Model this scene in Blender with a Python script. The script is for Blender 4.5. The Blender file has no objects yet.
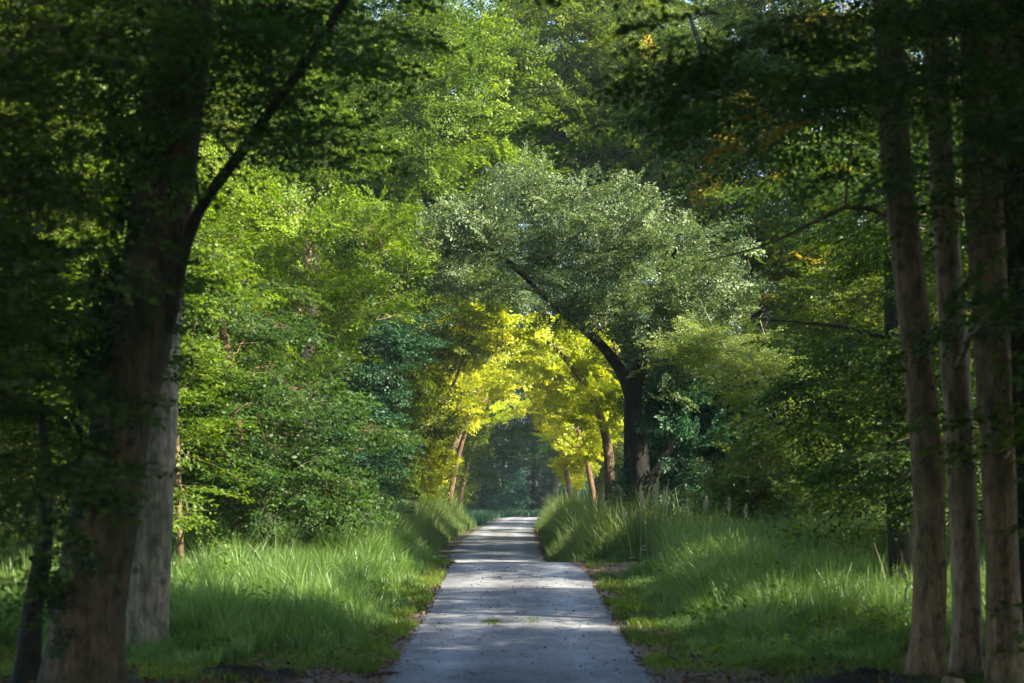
import bpy, math, random
import numpy as np
from mathutils import Vector

rng = np.random.default_rng(7)
sc = bpy.context.scene
COL = sc.collection
F = 2000.0; HX = 518.0; HY = 497.0; EYE = 1.85     # lens in pixels, vanishing point, eye height

def W(px, py, d):
    return np.array([(px - HX) / F * d, d, EYE + (HY - py) / F * d])

# ---------------------------------------------------------------- ground shape
PY = np.array([-400, 0, 14, 20, 28, 35, 39, 42, 46, 54, 61, 72, 83, 110, 168, 240, 900.])
PZ = np.array([-.1, -.08, -.06, -.03, .06, .26, .42, .50, .24, -.34, -.16, -.04, .07, .07, .07, .1, .1])
def smooth(t):
    t = np.clip(t, 0, 1); return t * t * (3 - 2 * t)
def prof(y):
    z = 0
    for o, w in ((-.9, .25), (0, .5), (.9, .25)):
        z = z + w * np.interp(np.asarray(y, float) + o, PY, PZ)
    return z
def rc(y):
    y = np.asarray(y, float)
    return -.8 * smooth((y - 43) / 13) * (1 - smooth((y - 95) / 75)) + 4.8 * smooth((y - 158) / 40) ** 2
def gz(x, y):
    x = np.asarray(x, float); y = np.asarray(y, float); x = x - rc(y) * (y < 150)
    ax = np.abs(x)
    side = smooth((ax - 1.9) / 3.0)
    z = prof(y)
    roadw = 1 - smooth((ax - 1.6) / 1.2)
    z = z + roadw * (0.010 * np.sin(y * 2.1 + .6 * np.sin(y * .7)) + .012 * np.sin(y * .93 + 1.1)) - roadw * 0.02 * (x / 1.6) ** 2
    z = z + side * (0.07 * np.sin(x * .9 + y * .35) + 0.06 * np.sin(x * .37 - y * .61 + 2) + .05 * np.sin(y * 1.3 + x * 1.7))
    far = smooth((y - 200) / 120)
    return z + far * 2.5
# ---------------------------------------------------------------- helpers
def tag(o, label=None, cat=None, group=None, kind=None):
    if label: o['label'] = label
    if cat: o['category'] = cat
    if group: o['group'] = group
    if kind: o['kind'] = kind
    return o
def empty(name, loc=(0, 0, 0), **k):
    o = bpy.data.objects.new(name, None); COL.objects.link(o); o.location = [float(a) for a in loc]
    o.empty_display_size = .3
    return tag(o, **k)
def mesh_obj(name, V, Fq, mat, parent=None, attrs=None, smoothsh=False, Ft=None):
    """V (n,3); Fq (m,4) quads; Ft (k,3) tris"""
    me = bpy.data.meshes.new(name)
    V = np.asarray(V, np.float32)
    nq = 0 if Fq is None else len(Fq); nt = 0 if Ft is None else len(Ft)
    loops = []
    if nq: loops.append(np.asarray(Fq, np.int32).ravel())
    if nt: loops.append(np.asarray(Ft, np.int32).ravel())
    loops = np.concatenate(loops)
    me.vertices.add(len(V)); me.vertices.foreach_set('co', V.ravel())
    me.loops.add(len(loops)); me.loops.foreach_set('vertex_index', loops)
    me.polygons.add(nq + nt)
    st = np.concatenate([np.arange(nq) * 4, nq * 4 + np.arange(nt) * 3]).astype(np.int32)
    me.polygons.foreach_set('loop_start', st)
    if smoothsh: me.polygons.foreach_set('use_smooth', np.ones(nq + nt, bool))
    me.update(calc_edges=True)
    for k, a in (attrs or {}).items():
        at = me.attributes.new(k, 'FLOAT', 'POINT'); at.data.foreach_set('value', np.asarray(a, np.float32))
    me.materials.append(mat)
    o = bpy.data.objects.new(name, me); COL.objects.link(o)
    if parent is not None: o.parent = parent
    return o

# ---------------------------------------------------------------- materials
class NT:
    def __init__(s, name):
        s.m = bpy.data.materials.new(name); s.m.use_nodes = True; s.t = s.m.node_tree; s.t.nodes.clear()
        s.out = s.n('ShaderNodeOutputMaterial')
    def n(s, ty, **k):
        nd = s.t.nodes.new(ty)
        for a, b in k.items():
            if a.startswith('i_'): nd.inputs[a[2:].replace('_', ' ')].default_value = b
            else: setattr(nd, a, b)
        return nd
    def l(s, a, b): s.t.links.new(a, b)
    def attr(s, nm): return s.n('ShaderNodeAttribute', attribute_name=nm).outputs['Fac']
    def noise(s, scale, detail=4, vec=None, rough=.6, out='Fac'):
        nd = s.n('ShaderNodeTexNoise'); nd.inputs['Scale'].default_value = scale
        nd.inputs['Detail'].default_value = detail; nd.inputs['Roughness'].default_value = rough
        if vec is not None: s.l(vec, nd.inputs['Vector'])
        return nd.outputs[out]
    def ramp(s, fac, stops):
        nd = s.n('ShaderNodeValToRGB'); e = nd.color_ramp.elements
        while len(e) < len(stops): e.new(.5)
        for el, (p, c) in zip(e, stops):
            el.position = p; el.color = (*c, 1)
        s.l(fac, nd.inputs['Fac']); return nd.outputs['Color']
    def mix(s, fac, a, b, mode='MIX'):
        nd = s.n('ShaderNodeMix', data_type='RGBA', blend_type=mode)
        for k, v in (('Factor', fac), ('A', a), ('B', b)):
            sock = [i for i in nd.inputs if i.name == k and (i.type == 'RGBA' or k == 'Factor')][0]
            if isinstance(v, (int, float)): sock.default_value = v
            elif isinstance(v, tuple): sock.default_value = (*v, 1)
            else: s.l(v, sock)
        return [o for o in nd.outputs if o.type == 'RGBA'][0]
    def math(s, op, a, b=0.0):
        nd = s.n('ShaderNodeMath', operation=op)
        for i, v in enumerate((a, b)):
            if isinstance(v, (int, float)): nd.inputs[i].default_value = v
            else: s.l(v, nd.inputs[i])
        return nd.outputs[0]

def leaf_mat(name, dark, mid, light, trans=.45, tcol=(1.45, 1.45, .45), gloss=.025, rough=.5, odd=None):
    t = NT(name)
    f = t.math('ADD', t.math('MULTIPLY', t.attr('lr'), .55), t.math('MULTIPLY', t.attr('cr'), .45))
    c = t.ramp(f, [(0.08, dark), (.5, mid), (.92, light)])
    if odd:
        k = t.math('GREATER_THAN', t.attr('cr'), 1 - odd[0])
        c = t.mix(k, c, odd[1])
    oi = t.n('ShaderNodeObjectInfo').outputs['Random']
    hs = t.n('ShaderNodeHueSaturation'); t.l(c, hs.inputs['Color'])
    t.l(t.math('ADD', t.math('MULTIPLY', oi, .35), .83), hs.inputs['Value'])
    t.l(t.math('ADD', t.math('MULTIPLY', oi, .024), .488), hs.inputs['Hue'])
    c = hs.outputs['Color']
    d = t.n('ShaderNodeBsdfDiffuse'); t.l(c, d.inputs['Color'])
    tr = t.n('ShaderNodeBsdfTranslucent'); t.l(t.mix(1.0, c, tcol, 'MULTIPLY'), tr.inputs['Color'])
    m1 = t.n('ShaderNodeMixShader'); m1.inputs[0].default_value = trans
    t.l(d.outputs[0], m1.inputs[1]); t.l(tr.outputs[0], m1.inputs[2])
    g = t.n('ShaderNodeBsdfGlossy'); g.inputs['Roughness'].default_value = rough; g.inputs['Color'].default_value = (.8, .85, .8, 1)
    m2 = t.n('ShaderNodeMixShader'); m2.inputs[0].default_value = gloss
    t.l(m1.outputs[0], m2.inputs[1]); t.l(g.outputs[0], m2.inputs[2]); t.l(m2.outputs[0], t.out.inputs[0])
    return t.m

def bark_mat(name, dark, mid, light, moss=(.05, .075, .02), mossamt=.4, bump=.6, scale=1.0, rings=False):
    t = NT(name)
    tc = t.n('ShaderNodeTexCoord').outputs['Object']
    mp = t.n('ShaderNodeMapping'); t.l(tc, mp.inputs['Vector']); mp.inputs['Scale'].default_value = (14 * scale, 14 * scale, 2.2 * scale)
    fine = t.noise(1.0, 7, mp.outputs[0], .75)
    m2_ = t.n('ShaderNodeMapping'); t.l(tc, m2_.inputs['Vector']); m2_.inputs['Scale'].default_value = (9 * scale, 9 * scale, 5 * scale)
    mid_ = t.noise(1.0, 5, m2_.outputs[0], .7)
    big = t.noise(1.6, 4, tc)
    c = t.ramp(fine, [(.28, dark), (.5, mid), (.72, light)])
    c = t.mix(t.math('MULTIPLY', t.ramp(big, [(.42, (0, 0, 0)), (.62, (1, 1, 1))]), mossamt), c, moss)
    c = t.mix(.75, c, t.ramp(mid_, [(.36, (.35, .33, .30)), (.5, (1, 1, 1)), (.66, (1.5, 1.45, 1.35))]), 'MULTIPLY')
    vor = t.n('ShaderNodeTexVoronoi'); t.l(tc, vor.inputs['Vector']); vor.inputs['Scale'].default_value = 3.1
    knot = t.ramp(vor.outputs['Distance'], [(.09, (.22, .2, .2)), (.2, (1, 1, 1))])
    c = t.mix(.8, c, knot, 'MULTIPLY')
    b = t.n('ShaderNodeBsdfPrincipled'); t.l(c, b.inputs['Base Color']); b.inputs['Roughness'].default_value = .9
    bp = t.n('ShaderNodeBump'); bp.inputs['Strength'].default_value = bump; bp.inputs['Distance'].default_value = .06
    t.l(t.math('ADD', fine, t.math('MULTIPLY', mid_, 1.2)), bp.inputs['Height']); t.l(bp.outputs[0], b.inputs['Normal']); t.l(b.outputs[0], t.out.inputs[0])
    return t.m

def simple_mat(name, a, b_, scale=8., rough=.85, bump=.3):
    t = NT(name)
    tc = t.n('ShaderNodeTexCoord').outputs['Object']
    n = t.noise(scale, 5, tc)
    b = t.n('ShaderNodeBsdfPrincipled'); t.l(t.ramp(n, [(.3, a), (.7, b_)]), b.inputs['Base Color']); b.inputs['Roughness'].default_value = rough
    bp = t.n('ShaderNodeBump'); bp.inputs['Strength'].default_value = bump; bp.inputs['Distance'].default_value = .02
    t.l(n, bp.inputs['Height']); t.l(bp.outputs[0], b.inputs['Normal']); t.l(b.outputs[0], t.out.inputs[0])
    return t.m

M = {}
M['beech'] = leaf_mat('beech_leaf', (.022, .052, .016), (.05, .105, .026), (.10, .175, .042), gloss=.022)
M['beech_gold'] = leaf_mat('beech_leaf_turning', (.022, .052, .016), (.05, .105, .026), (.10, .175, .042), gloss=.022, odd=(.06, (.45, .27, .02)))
M['lime'] = leaf_mat('sunlit_green_leaf', (.05, .09, .010), (.14, .21, .015), (.29, .37, .025), gloss=.03)  # brighter yellow-green, with the sunlit look put into the leaf colour
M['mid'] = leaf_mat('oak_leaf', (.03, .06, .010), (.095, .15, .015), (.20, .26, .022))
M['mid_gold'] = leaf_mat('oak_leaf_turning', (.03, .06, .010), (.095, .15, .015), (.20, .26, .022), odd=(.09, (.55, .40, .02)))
M['yellow'] = leaf_mat('sunlit_yellow_leaf', (.26, .36, .014), (.50, .58, .025), (.76, .77, .05), trans=.58, tcol=(1.3, 1.22, .7), gloss=.02)  # glow of light through the leaves put into a bright yellow base
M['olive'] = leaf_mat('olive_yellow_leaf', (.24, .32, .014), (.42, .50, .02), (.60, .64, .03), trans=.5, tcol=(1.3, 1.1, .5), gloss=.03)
M['grey'] = leaf_mat('willow_leaf', (.06, .11, .045), (.14, .21, .09), (.28, .34, .17), trans=.3, tcol=(1.2, 1.2, .5), gloss=.045, rough=.5)
M['pale'] = leaf_mat('pale_leaf', (.09, .15, .035), (.20, .28, .06), (.38, .44, .14), gloss=.05)
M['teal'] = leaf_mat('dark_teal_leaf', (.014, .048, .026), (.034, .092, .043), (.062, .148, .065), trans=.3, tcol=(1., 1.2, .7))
M['spruce'] = leaf_mat('spruce_needles', (.012, .07, .055), (.03, .13, .09), (.07, .19, .11), trans=.2, tcol=(1, 1.2, .8), gloss=.03)
M['ivy'] = leaf_mat('ivy_leaf', (.012, .035, .014), (.025, .06, .02), (.045, .09, .03), trans=.2, gloss=.02)
M['grass'] = leaf_mat('grass_blade', (.06, .145, .04), (.14, .27, .06), (.28, .40, .10), trans=.4, tcol=(1.2, 1.25, .6), gloss=.05, rough=.4)
M['moss'] = leaf_mat('low_grass', (.05, .09, .015), (.12, .18, .025), (.22, .29, .04), trans=.4, gloss=.03)
M['stalk'] = leaf_mat('dry_grass_stalk', (.16, .17, .07), (.28, .27, .13), (.42, .38, .22), trans=.3)
M['reed'] = leaf_mat('reed_blade', (.06, .13, .03), (.13, .225, .045), (.25, .34, .08), trans=.4, tcol=(1.3, 1.2, .5), gloss=.05)
M['litter'] = leaf_mat('dry_leaf', (.05, .028, .014), (.13, .07, .03), (.30, .17, .06), trans=.15, tcol=(1.2, 1, .6))
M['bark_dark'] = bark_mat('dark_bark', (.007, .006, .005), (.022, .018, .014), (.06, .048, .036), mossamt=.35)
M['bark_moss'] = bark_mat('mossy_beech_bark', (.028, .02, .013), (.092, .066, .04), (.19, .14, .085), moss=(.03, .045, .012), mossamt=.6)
M['bark_black'] = bark_mat('black_shade_bark', (.003, .003, .003), (.011, .010, .009), (.032, .028, .022), mossamt=.15)  # bark blackened so its colour carries the willow trunk's shade
M['bark_brown'] = bark_mat('brown_bark', (.07, .044, .026), (.21, .14, .08), (.36, .26, .16), mossamt=.3, bump=.4)
M['bark_beech'] = bark_mat('grey_beech_bark', (.07, .062, .045), (.19, .175, .13), (.36, .34, .27), mossamt=.35, bump=.25)
M['bark_pale'] = bark_mat('pale_bark', (.12, .085, .055), (.29, .21, .135), (.46, .37, .25), mossamt=.15, bump=.3)
M['bark_rust'] = bark_mat('reddish_bark', (.07, .035, .02), (.20, .11, .07), (.38, .24, .17), mossamt=.1)
M['dead'] = simple_mat('dead_wood', (.02, .015, .011), (.06, .045, .03))
M['palewood'] = simple_mat('pale_dead_wood', (.22, .2, .17), (.5, .46, .4))
M['plume'] = simple_mat('seed_head', (.42, .36, .22), (.62, .55, .36), 30)
M['flower'] = simple_mat('white_petals', (.6, .62, .58), (.8, .8, .76), 30)
M['soil'] = simple_mat('dark_soil', (.010, .008, .006), (.035, .026, .018), 9, 1, .9)

def ground_mat():
    t = NT('forest_floor'); g = t.n('ShaderNodeNewGeometry'); pos = g.outputs['Position']
    n1 = t.noise(.55, 5, pos); n2 = t.noise(9, 6, pos, .75)
    c = t.ramp(n2, [(.3, (.018, .013, .009)), (.5, (.055, .036, .022)), (.7, (.12, .075, .045))])
    gr = t.ramp(n2, [(.3, (.02, .035, .01)), (.7, (.07, .11, .025))])
    c = t.mix(t.ramp(n1, [(.45, (0, 0, 0)), (.6, (1, 1, 1))]), c, gr)
    b = t.n('ShaderNodeBsdfPrincipled'); t.l(c, b.inputs['Base Color']); b.inputs['Roughness'].default_value = 1
    bp = t.n('ShaderNodeBump'); bp.inputs['Strength'].default_value = .8; bp.inputs['Distance'].default_value = .04
    t.l(n2, bp.inputs['Height']); t.l(bp.outputs[0], b.inputs['Normal']); t.l(b.outputs[0], t.out.inputs[0]); return t.m
def road_mat():
    t = NT('worn_gravel_asphalt'); g = t.n('ShaderNodeNewGeometry'); pos = g.outputs['Position']
    mp = t.n('ShaderNodeMapping'); t.l(pos, mp.inputs['Vector']); mp.inputs['Scale'].default_value = (.8, .42, 1)
    n1 = t.noise(1.0, 5, mp.outputs[0], .65); n2 = t.noise(42, 3, pos, .8); n3 = t.noise(7, 5, pos, .7)
    c = t.ramp(n1, [(.3, (.15, .16, .19)), (.52, (.26, .272, .31)), (.72, (.40, .41, .45))])
    c = t.mix(.55, c, t.ramp(n2, [(.3, (.35, .35, .36)), (.55, (1, 1, 1)), (.72, (1.25, 1.25, 1.25))]), 'MULTIPLY')
    c = t.mix(.5, c, t.ramp(n3, [(.32, (.5, .48, .46)), (.5, (1, 1, 1))]), 'MULTIPLY')
    # brown earth along the two edges
    sxo = t.math('SUBTRACT', t.attr('across'), 0.0)
    tr_ = t.math('ABSOLUTE', t.math('SUBTRACT', t.math('ABSOLUTE', sxo), .78))
    c = t.mix(.6, c, t.ramp(t.math('ADD', tr_, t.math('MULTIPLY', n3, .35)), [(.22, (1.25, 1.25, 1.25)), (.62, (.62, .62, .6))]), 'MULTIPLY')
    pt = t.noise(2.6, 5, pos, .75)
    c = t.mix(.7, c, t.ramp(pt, [(.34, (.38, .36, .33)), (.47, (1, 1, 1))]), 'MULTIPLY')
    e = t.math('ADD', t.math('ABSOLUTE', sxo), t.math('MULTIPLY', n3, .5))
    c = t.mix(t.ramp(t.math('MULTIPLY', e, .5), [(.80, (0, 0, 0)), (.96, (1, 1, 1))]), c, (.15, .10, .07))
    b = t.n('ShaderNodeBsdfPrincipled'); t.l(c, b.inputs['Base Color']); b.inputs['Roughness'].default_value = .85
    bp = t.n('ShaderNodeBump'); bp.inputs['Strength'].default_value = .7; bp.inputs['Distance'].default_value = .012
    t.l(n2, bp.inputs['Height'])
    bp2 = t.n('ShaderNodeBump'); bp2.inputs['Strength'].default_value = .6; bp2.inputs['Distance'].default_value = .03
    t.l(n3, bp2.inputs['Height']); t.l(bp.outputs[0], bp2.inputs['Normal'])
    t.l(bp2.outputs[0], b.inputs['Normal']); t.l(b.outputs[0], t.out.inputs[0]); return t.m
M['ground'] = ground_mat(); M['road'] = road_mat()
M['dirt'] = simple_mat('bare_earth', (.07, .045, .032), (.20, .14, .11), 5, 1, .7)
M['meadow'] = simple_mat('meadow_turf', (.02, .07, .03), (.05, .12, .05), .8, 1, .2)

# ---------------------------------------------------------------- wood
class Tubes:
    def __init__(s): s.V = []; s.Q = []; s.n = 0
    def add(s, pts, rad, seg=8, lump=0.0, flare=0.0, seed=0):
        pts = np.asarray(pts, float); rad = np.asarray(rad, float); n = len(pts)
        T = np.gradient(pts, axis=0); T /= np.linalg.norm(T, axis=1)[:, None] + 1e-9
        ref = np.array([1., 0, 0]) if abs(T[0][0]) < .8 else np.array([0, 1., 0])
        U = ref - (T @ ref)[:, None] * T; U /= np.linalg.norm(U, axis=1)[:, None] + 1e-9
        B = np.cross(T, U); a = np.arange(seg) / seg * 2 * math.pi
        r = rad[:, None] * np.ones(seg)[None]
        if lump:
            z = pts[:, 2][:, None]
            r = r * (1 + lump * (np.sin(3 * a + seed + z * .7) * .5 + .4 * np.sin(2 * a - z * 1.3 + seed * 2) + .35 * np.sin(5 * a + z * 2.3) + .3 * np.sin(z * 4.1 + 2 * a + seed)))
        if flare:
            h = np.clip(1 - (pts[:, 2] - pts[0, 2]) / .9, 0, 1)[:, None] ** 2
            r = r * (1 + flare * h * (1 + .5 * np.sin(4 * a + seed) + .35 * np.sin(7 * a + 2 * seed)))
        P = pts[:, None] + (np.cos(a)[None, :, None] * U[:, None] + np.sin(a)[None, :, None] * B[:, None]) * r[..., None]
        s.V.append(P.reshape(-1, 3)); i = np.arange(n - 1)[:, None] * seg; j = np.arange(seg)[None]; k = (j + 1) % seg
        q = np.stack([i + j, i + k, i + seg + k, i + seg + j], -1).reshape(-1, 4) + s.n
        s.Q.append(q); s.n += n * seg
    def build(s, name, mat, parent=None, off=None):
        V = np.concatenate(s.V)
        if off is not None: V = V - off
        return mesh_obj(name, V, np.concatenate(s.Q), mat, parent, smoothsh=True)

def resample(pts, n, wob=0.0, r=None):
    """Catmull-Rom through the points"""
    pts = np.asarray(pts, float); m = len(pts)
    t = np.linspace(0, m - 1, n); i = np.clip(t.astype(int), 0, m - 2); f = (t - i)[:, None]
    g = lambda k: pts[np.clip(k, 0, m - 1)]
    p0, p1, p2, p3 = g(i - 1), g(i), g(i + 1), g(i + 2)
    q = .5 * ((2 * p1) + (-p0 + p2) * f + (2 * p0 - 5 * p1 + 4 * p2 - p3) * f ** 2 + (-p0 + 3 * p1 - 3 * p2 + p3) * f ** 3)
    if wob:
        w = np.cumsum(rng.normal(0, wob, (n, 3)), 0); w -= np.linspace(0, 1, n)[:, None] * w[-1]
        q[:, :2] += w[:, :2]; q[:, 2] += w[:, 2] * .3
    return q

# ---------------------------------------------------------------- leaves
def spray_template(seed, ntw=13, nlf=8):
    g = np.random.default_rng(seed); P = []; D = []
    for k in range(ntw):
        t = .08 + .92 * k / (ntw - 1); sd = 1 if k % 2 else -1
        ang = sd * math.radians(g.uniform(38, 62)) * (1 - .35 * t); L = (.5 * (1 - t) ** .8 + .16) * g.uniform(.75, 1.2)
        o = np.array([t, g.normal(0, .015), -.10 * t * t + g.normal(0, .02)]); d = np.array([math.cos(ang), math.sin(ang), g.normal(0, .12)])
        for j in range(nlf):
            u = (j + .6) / nlf; s2 = 1 if j % 2 else -1
            p = o + d * L * u + np.array([0, 0, -.10 * u * u * L])
            a2 = ang + s2 * math.radians(g.uniform(25, 70)); dd = np.array([math.cos(a2), math.sin(a2), g.normal(-.1, .25)])
            P.append(p); D.append(dd / np.linalg.norm(dd))
    return np.array(P), np.array(D)
TEMPL = [spray_template(s) for s in range(8)]
TEMPL_S = [spray_template(50 + s, 9, 5) for s in range(8)]

def leaves(O, X, N, L, size, aspect=.55, jit=.45, templ=TEMPL, flat=.0, seed=0):
    """one leafy spray per origin O with axis X and normal N; returns V,Q,lr,cr"""
    g = np.random.default_rng(seed); n = len(O)
    X = X / (np.linalg.norm(X, axis=1)[:, None] + 1e-9)
    N = N - (N * X).sum(1)[:, None] * X; N /= np.linalg.norm(N, axis=1)[:, None] + 1e-9
    Y = np.cross(N, X); tid = g.integers(0, len(templ), n); m = len(templ[0][0])
    TP = np.stack([t[0] for t in templ])[tid]; TD = np.stack([t[1] for t in templ])[tid]
    flip = np.where(g.random(n) < .5, 1., -1.)[:, None]
    def rot(A): return A[..., 0:1] * X[:, None] + (A[..., 1:2] * flip[..., None]) * Y[:, None] + A[..., 2:3] * N[:, None]
    P = O[:, None] + rot(TP) * L[:, None, None]; D = rot(TD)
    D = D + g.normal(0, jit * .5, D.shape); D /= np.linalg.norm(D, axis=2)[..., None]
    NN = N[:, None] + g.normal(0, jit, D.shape); NN -= (NN * D).sum(2)[..., None] * D; NN /= np.linalg.norm(NN, axis=2)[..., None] + 1e-9
    S = np.cross(D, NN); s = (size * g.uniform(.65, 1.25, (n, m)))[..., None]
    b = P; tip = P + D * s - NN * s * .12; md = P + D * s * .48; w = s * aspect * .5
    V = np.stack([b, md + S * w + NN * s * .10, tip, md - S * w + NN * s * .10], 2).reshape(-1, 3)
    Q = np.arange(n * m * 4).reshape(-1, 4)
    cr = np.repeat(g.random(n), m * 4); lr = np.repeat(g.random(n * m), 4)
    return V, Q, lr, cr

def blob_points(blobs, n, g, shell=.35):
    w = np.array([b[1][0] * b[1][1] * b[1][2] for b in blobs]) ** .75; w /= w.sum(); k = g.choice(len(blobs), n, p=w)
    d = g.normal(0, 1, (n, 3)); d /= np.linalg.norm(d, axis=1)[:, None]; r = (shell + (1 - shell) * g.random(n)) ** .6
    c = np.array([b[0] for b in blobs], float)[k]; R = np.array([b[1] for b in blobs], float)[k]
    return c + d * r[:, None] * R

def make_tree(name, trunk, rads, blobs, nbr, leaf, bark, leafsize=.085, per=7, L=1.2, style='plate', limbs=(), seed=0,
              label=None, cat='tree', group=None, aspect=.55, lump=.05, flare=.35, seg=14, trunkpart='trunk', branch_r=.03,
              templ=TEMPL, crownparts=None, extra=None, droop=.15, jit=.45, limb_seg=8, keep=None):
    g = np.random.default_rng(seed + 1000)
    base = np.asarray(trunk[0], float); root = empty(name, base, label=label, cat=cat, group=group)
    n = max(10, int(np.linalg.norm(np.diff(trunk, axis=0), axis=1).sum() / .35)); tp = resample(trunk, n)
    rr = np.interp(np.linspace(0, 1, n), np.linspace(0, 1, len(rads)), rads)
    wood = Tubes(); wood.add(tp, rr, seg, lump, flare, seed)
    nodes = [np.c_[tp, rr][int(n * .12):]]
    for i, lb in enumerate(limbs):
        pts, ra = lb[:2]; m = max(8, int(np.linalg.norm(np.diff(pts, axis=0), axis=1).sum() / .3)); lp = resample(pts, m, .012)
        lr_ = np.interp(np.linspace(0, 1, m), np.linspace(0, 1, len(ra)), ra)
        t2 = Tubes(); t2.add(lp, lr_, limb_seg, .06, 0, i); t2.build('limb', lb[2] if len(lb) > 2 else bark, root, base)
        nodes.append(np.c_[lp, lr_][m // 4:])
    nodes = np.concatenate(nodes)
    if nbr:
        T = blob_points(blobs, nbr, g); c0 = nodes[:, :3].mean(0)
        o = np.argsort(np.min(np.linalg.norm(T[:, None] - nodes[None, :, :3], axis=2), axis=1)); T = T[o]
        SO = []; SX = []
        for t in T:
            dv = t - nodes[:, :3]; dist = np.linalg.norm(dv, axis=1) + 1.4 * np.clip(nodes[:, 2] - t[2] + .3, 0, None)
            k = int(np.argmin(dist)); a = nodes[k, :3]; ln = np.linalg.norm(t - a)
            if ln < .25: continue
            m = max(4, int(ln / .35)); u = np.linspace(0, 1, m)[:, None]; d = t - a
            mid = a + d * .5 + np.array([0, 0, .12 * ln]) + g.normal(0, .06 * ln, 3)
            p = (1 - u) ** 2 * a + 2 * u * (1 - u) * mid + u ** 2 * t
            p[1:-1] += g.normal(0, .02 * ln / m ** .5, (m - 2, 3))
            r0 = min(nodes[k, 3] * .6, branch_r * (.5 + .22 * ln)); rb = np.linspace(r0, .005, m)
            wood.add(p, rb, 5 if r0 > .02 else 4)
            nodes = np.concatenate([nodes, np.c_[p, rb][m // 3:]])
            tg = np.gradient(p, axis=0); q = g.uniform(.3 if ln > 1 else .1, 1, per) ** .7; q[0] = 1
            idx = np.clip((q * (m - 1)).round().astype(int), 0, m - 1)
            SO.append(p[idx]); x = tg[idx] / np.linalg.norm(tg[idx], axis=1)[:, None]
            j = g.normal(0, .75, x.shape); j[:, 2] *= .5; SX.append(x + j)
        O = np.concatenate(SO); X = np.concatenate(SX); ns = len(O)
        up = np.array([0, 0, 1.])
        if style == 'plate': X[:, 2] = X[:, 2] * .35 - droop; N = up + g.normal(0, .22, X.shape)
        elif style == 'bush': X[:, 2] = X[:, 2] * .6 + .15; N = up * .7 + g.normal(0, .55, X.shape)
        elif style == 'feather': X[:, 2] = X[:, 2] * .5 + .25; N = up * .6 + g.normal(0, .5, X.shape)
        elif style == 'droop': X[:, 2] = -.5 - .5 * g.random(ns); N = X * 0 + g.normal(0, 1, X.shape)
        Ls = L * g.uniform(.6, 1.3, ns)
        if keep is not None:
            kk = keep(O); O, X, N, Ls = O[kk], X[kk], N[kk], Ls[kk]
        V, Q, lr, cr = leaves(O, X, N, Ls, leafsize, aspect, jit, templ, seed=seed)
        # twig wood inside each spray
        Xn = X / np.linalg.norm(X, axis=1)[:, None]
        for o_, x_, l_ in zip(O, Xn, Ls): wood.add(np.array([o_, o_ + x_ * l_ * .5, o_ + x_ * l_ * .95 - [0, 0, .08 * l_]]), [.008, .005, .003], 3)
        mesh_obj('crown', V - base, Q, leaf, root, {'lr': lr, 'cr': cr})
    wood.build(trunkpart, bark, root, base)
    if extra: extra(root, base, g)
    return root

def dup(root, loc, rz=0., s=1., label=None, group=None, sz=None):
    r = root.copy(); COL.objects.link(r); r.location = loc; r.rotation_euler = (0, 0, rz); r.scale = (s, s, sz or s)
    if label: r['label'] = label
    if group: r['group'] = group
    for ch in list(root.children):
        c = ch.copy(); COL.objects.link(c); c.parent = r
    return r

def G(x, y, dz=0): return np.array([x, y, float(gz(x, y)) + dz])

# ================================================================ SETTING
def build_ground():
    xs = np.unique(np.concatenate([np.linspace(-400, -40, 10), np.linspace(-40, -12, 15), np.linspace(-12, 12, 121), np.linspace(12, 40, 15), np.linspace(40, 400, 10)]))
    ys = np.unique(np.concatenate([np.linspace(-200, 4, 16), np.linspace(4, 70, 265), np.linspace(70, 140, 141), np.linspace(140, 240, 51), np.linspace(240, 300, 7)]))
    X, Y = np.meshgrid(xs, ys); Z = gz(X, Y)
    Z = Z + np.where((np.abs(X) < 12) & (np.abs(X) > 1.4) & (Y < 60) & (Y > 4), rng.normal(0, .012, Z.shape), 0)
    Z = Z - 0.03 * (1 - smooth((np.abs(X) - 1.3) / .6))
    nx, ny = len(xs), len(ys); i = np.arange(ny - 1)[:, None] * nx; j = np.arange(nx - 1)[None]
    q = np.stack([i + j, i + j + 1, i + nx + j + 1, i + nx + j], -1).reshape(-1, 4)
    o = mesh_obj('ground', np.stack([X, Y, Z], -1).reshape(-1, 3), q, M['ground'], smoothsh=True); tag(o, kind='structure')
build_ground()

def road_center(y):
    return rc(y)
def build_road():
    ys = np.concatenate([np.linspace(2, 62, 401), np.linspace(62.3, 120, 240), np.linspace(121, 178, 58)]); u = np.linspace(-1, 1, 25)
    wid = 1.62 + .22 * smooth((25 - ys) / 5)
    e = wid + .07 * np.sin(ys * 1.7) + .06 * np.sin(ys * .53 + 1) + rng.normal(0, .035, len(ys))
    e2 = wid + .06 * np.sin(ys * 1.3 + 2) + .07 * np.sin(ys * .41) + rng.normal(0, .035, len(ys))
    w = np.where(u[None] < 0, e[:, None], e2[:, None])
    X = road_center(ys)[:, None] + u[None] * w; Y = ys[:, None] + 0 * X
    Z = gz(X, Y) + .004 - .03 * np.clip((np.abs(u[None]) - .93) / .07, 0, 1)
    n = len(u); i = np.arange(len(ys) - 1)[:, None] * n; j = np.arange(n - 1)[None]
    q = np.stack([i + j, i + j + 1, i + n + j + 1, i + n + j], -1).reshape(-1, 4)
    tag(mesh_obj('road', np.stack([X, Y, Z], -1).reshape(-1, 3), q, M['road'], attrs={'across': (X - road_center(ys)[:, None]).ravel()}, smoothsh=True), kind='structure')
build_road()
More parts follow.
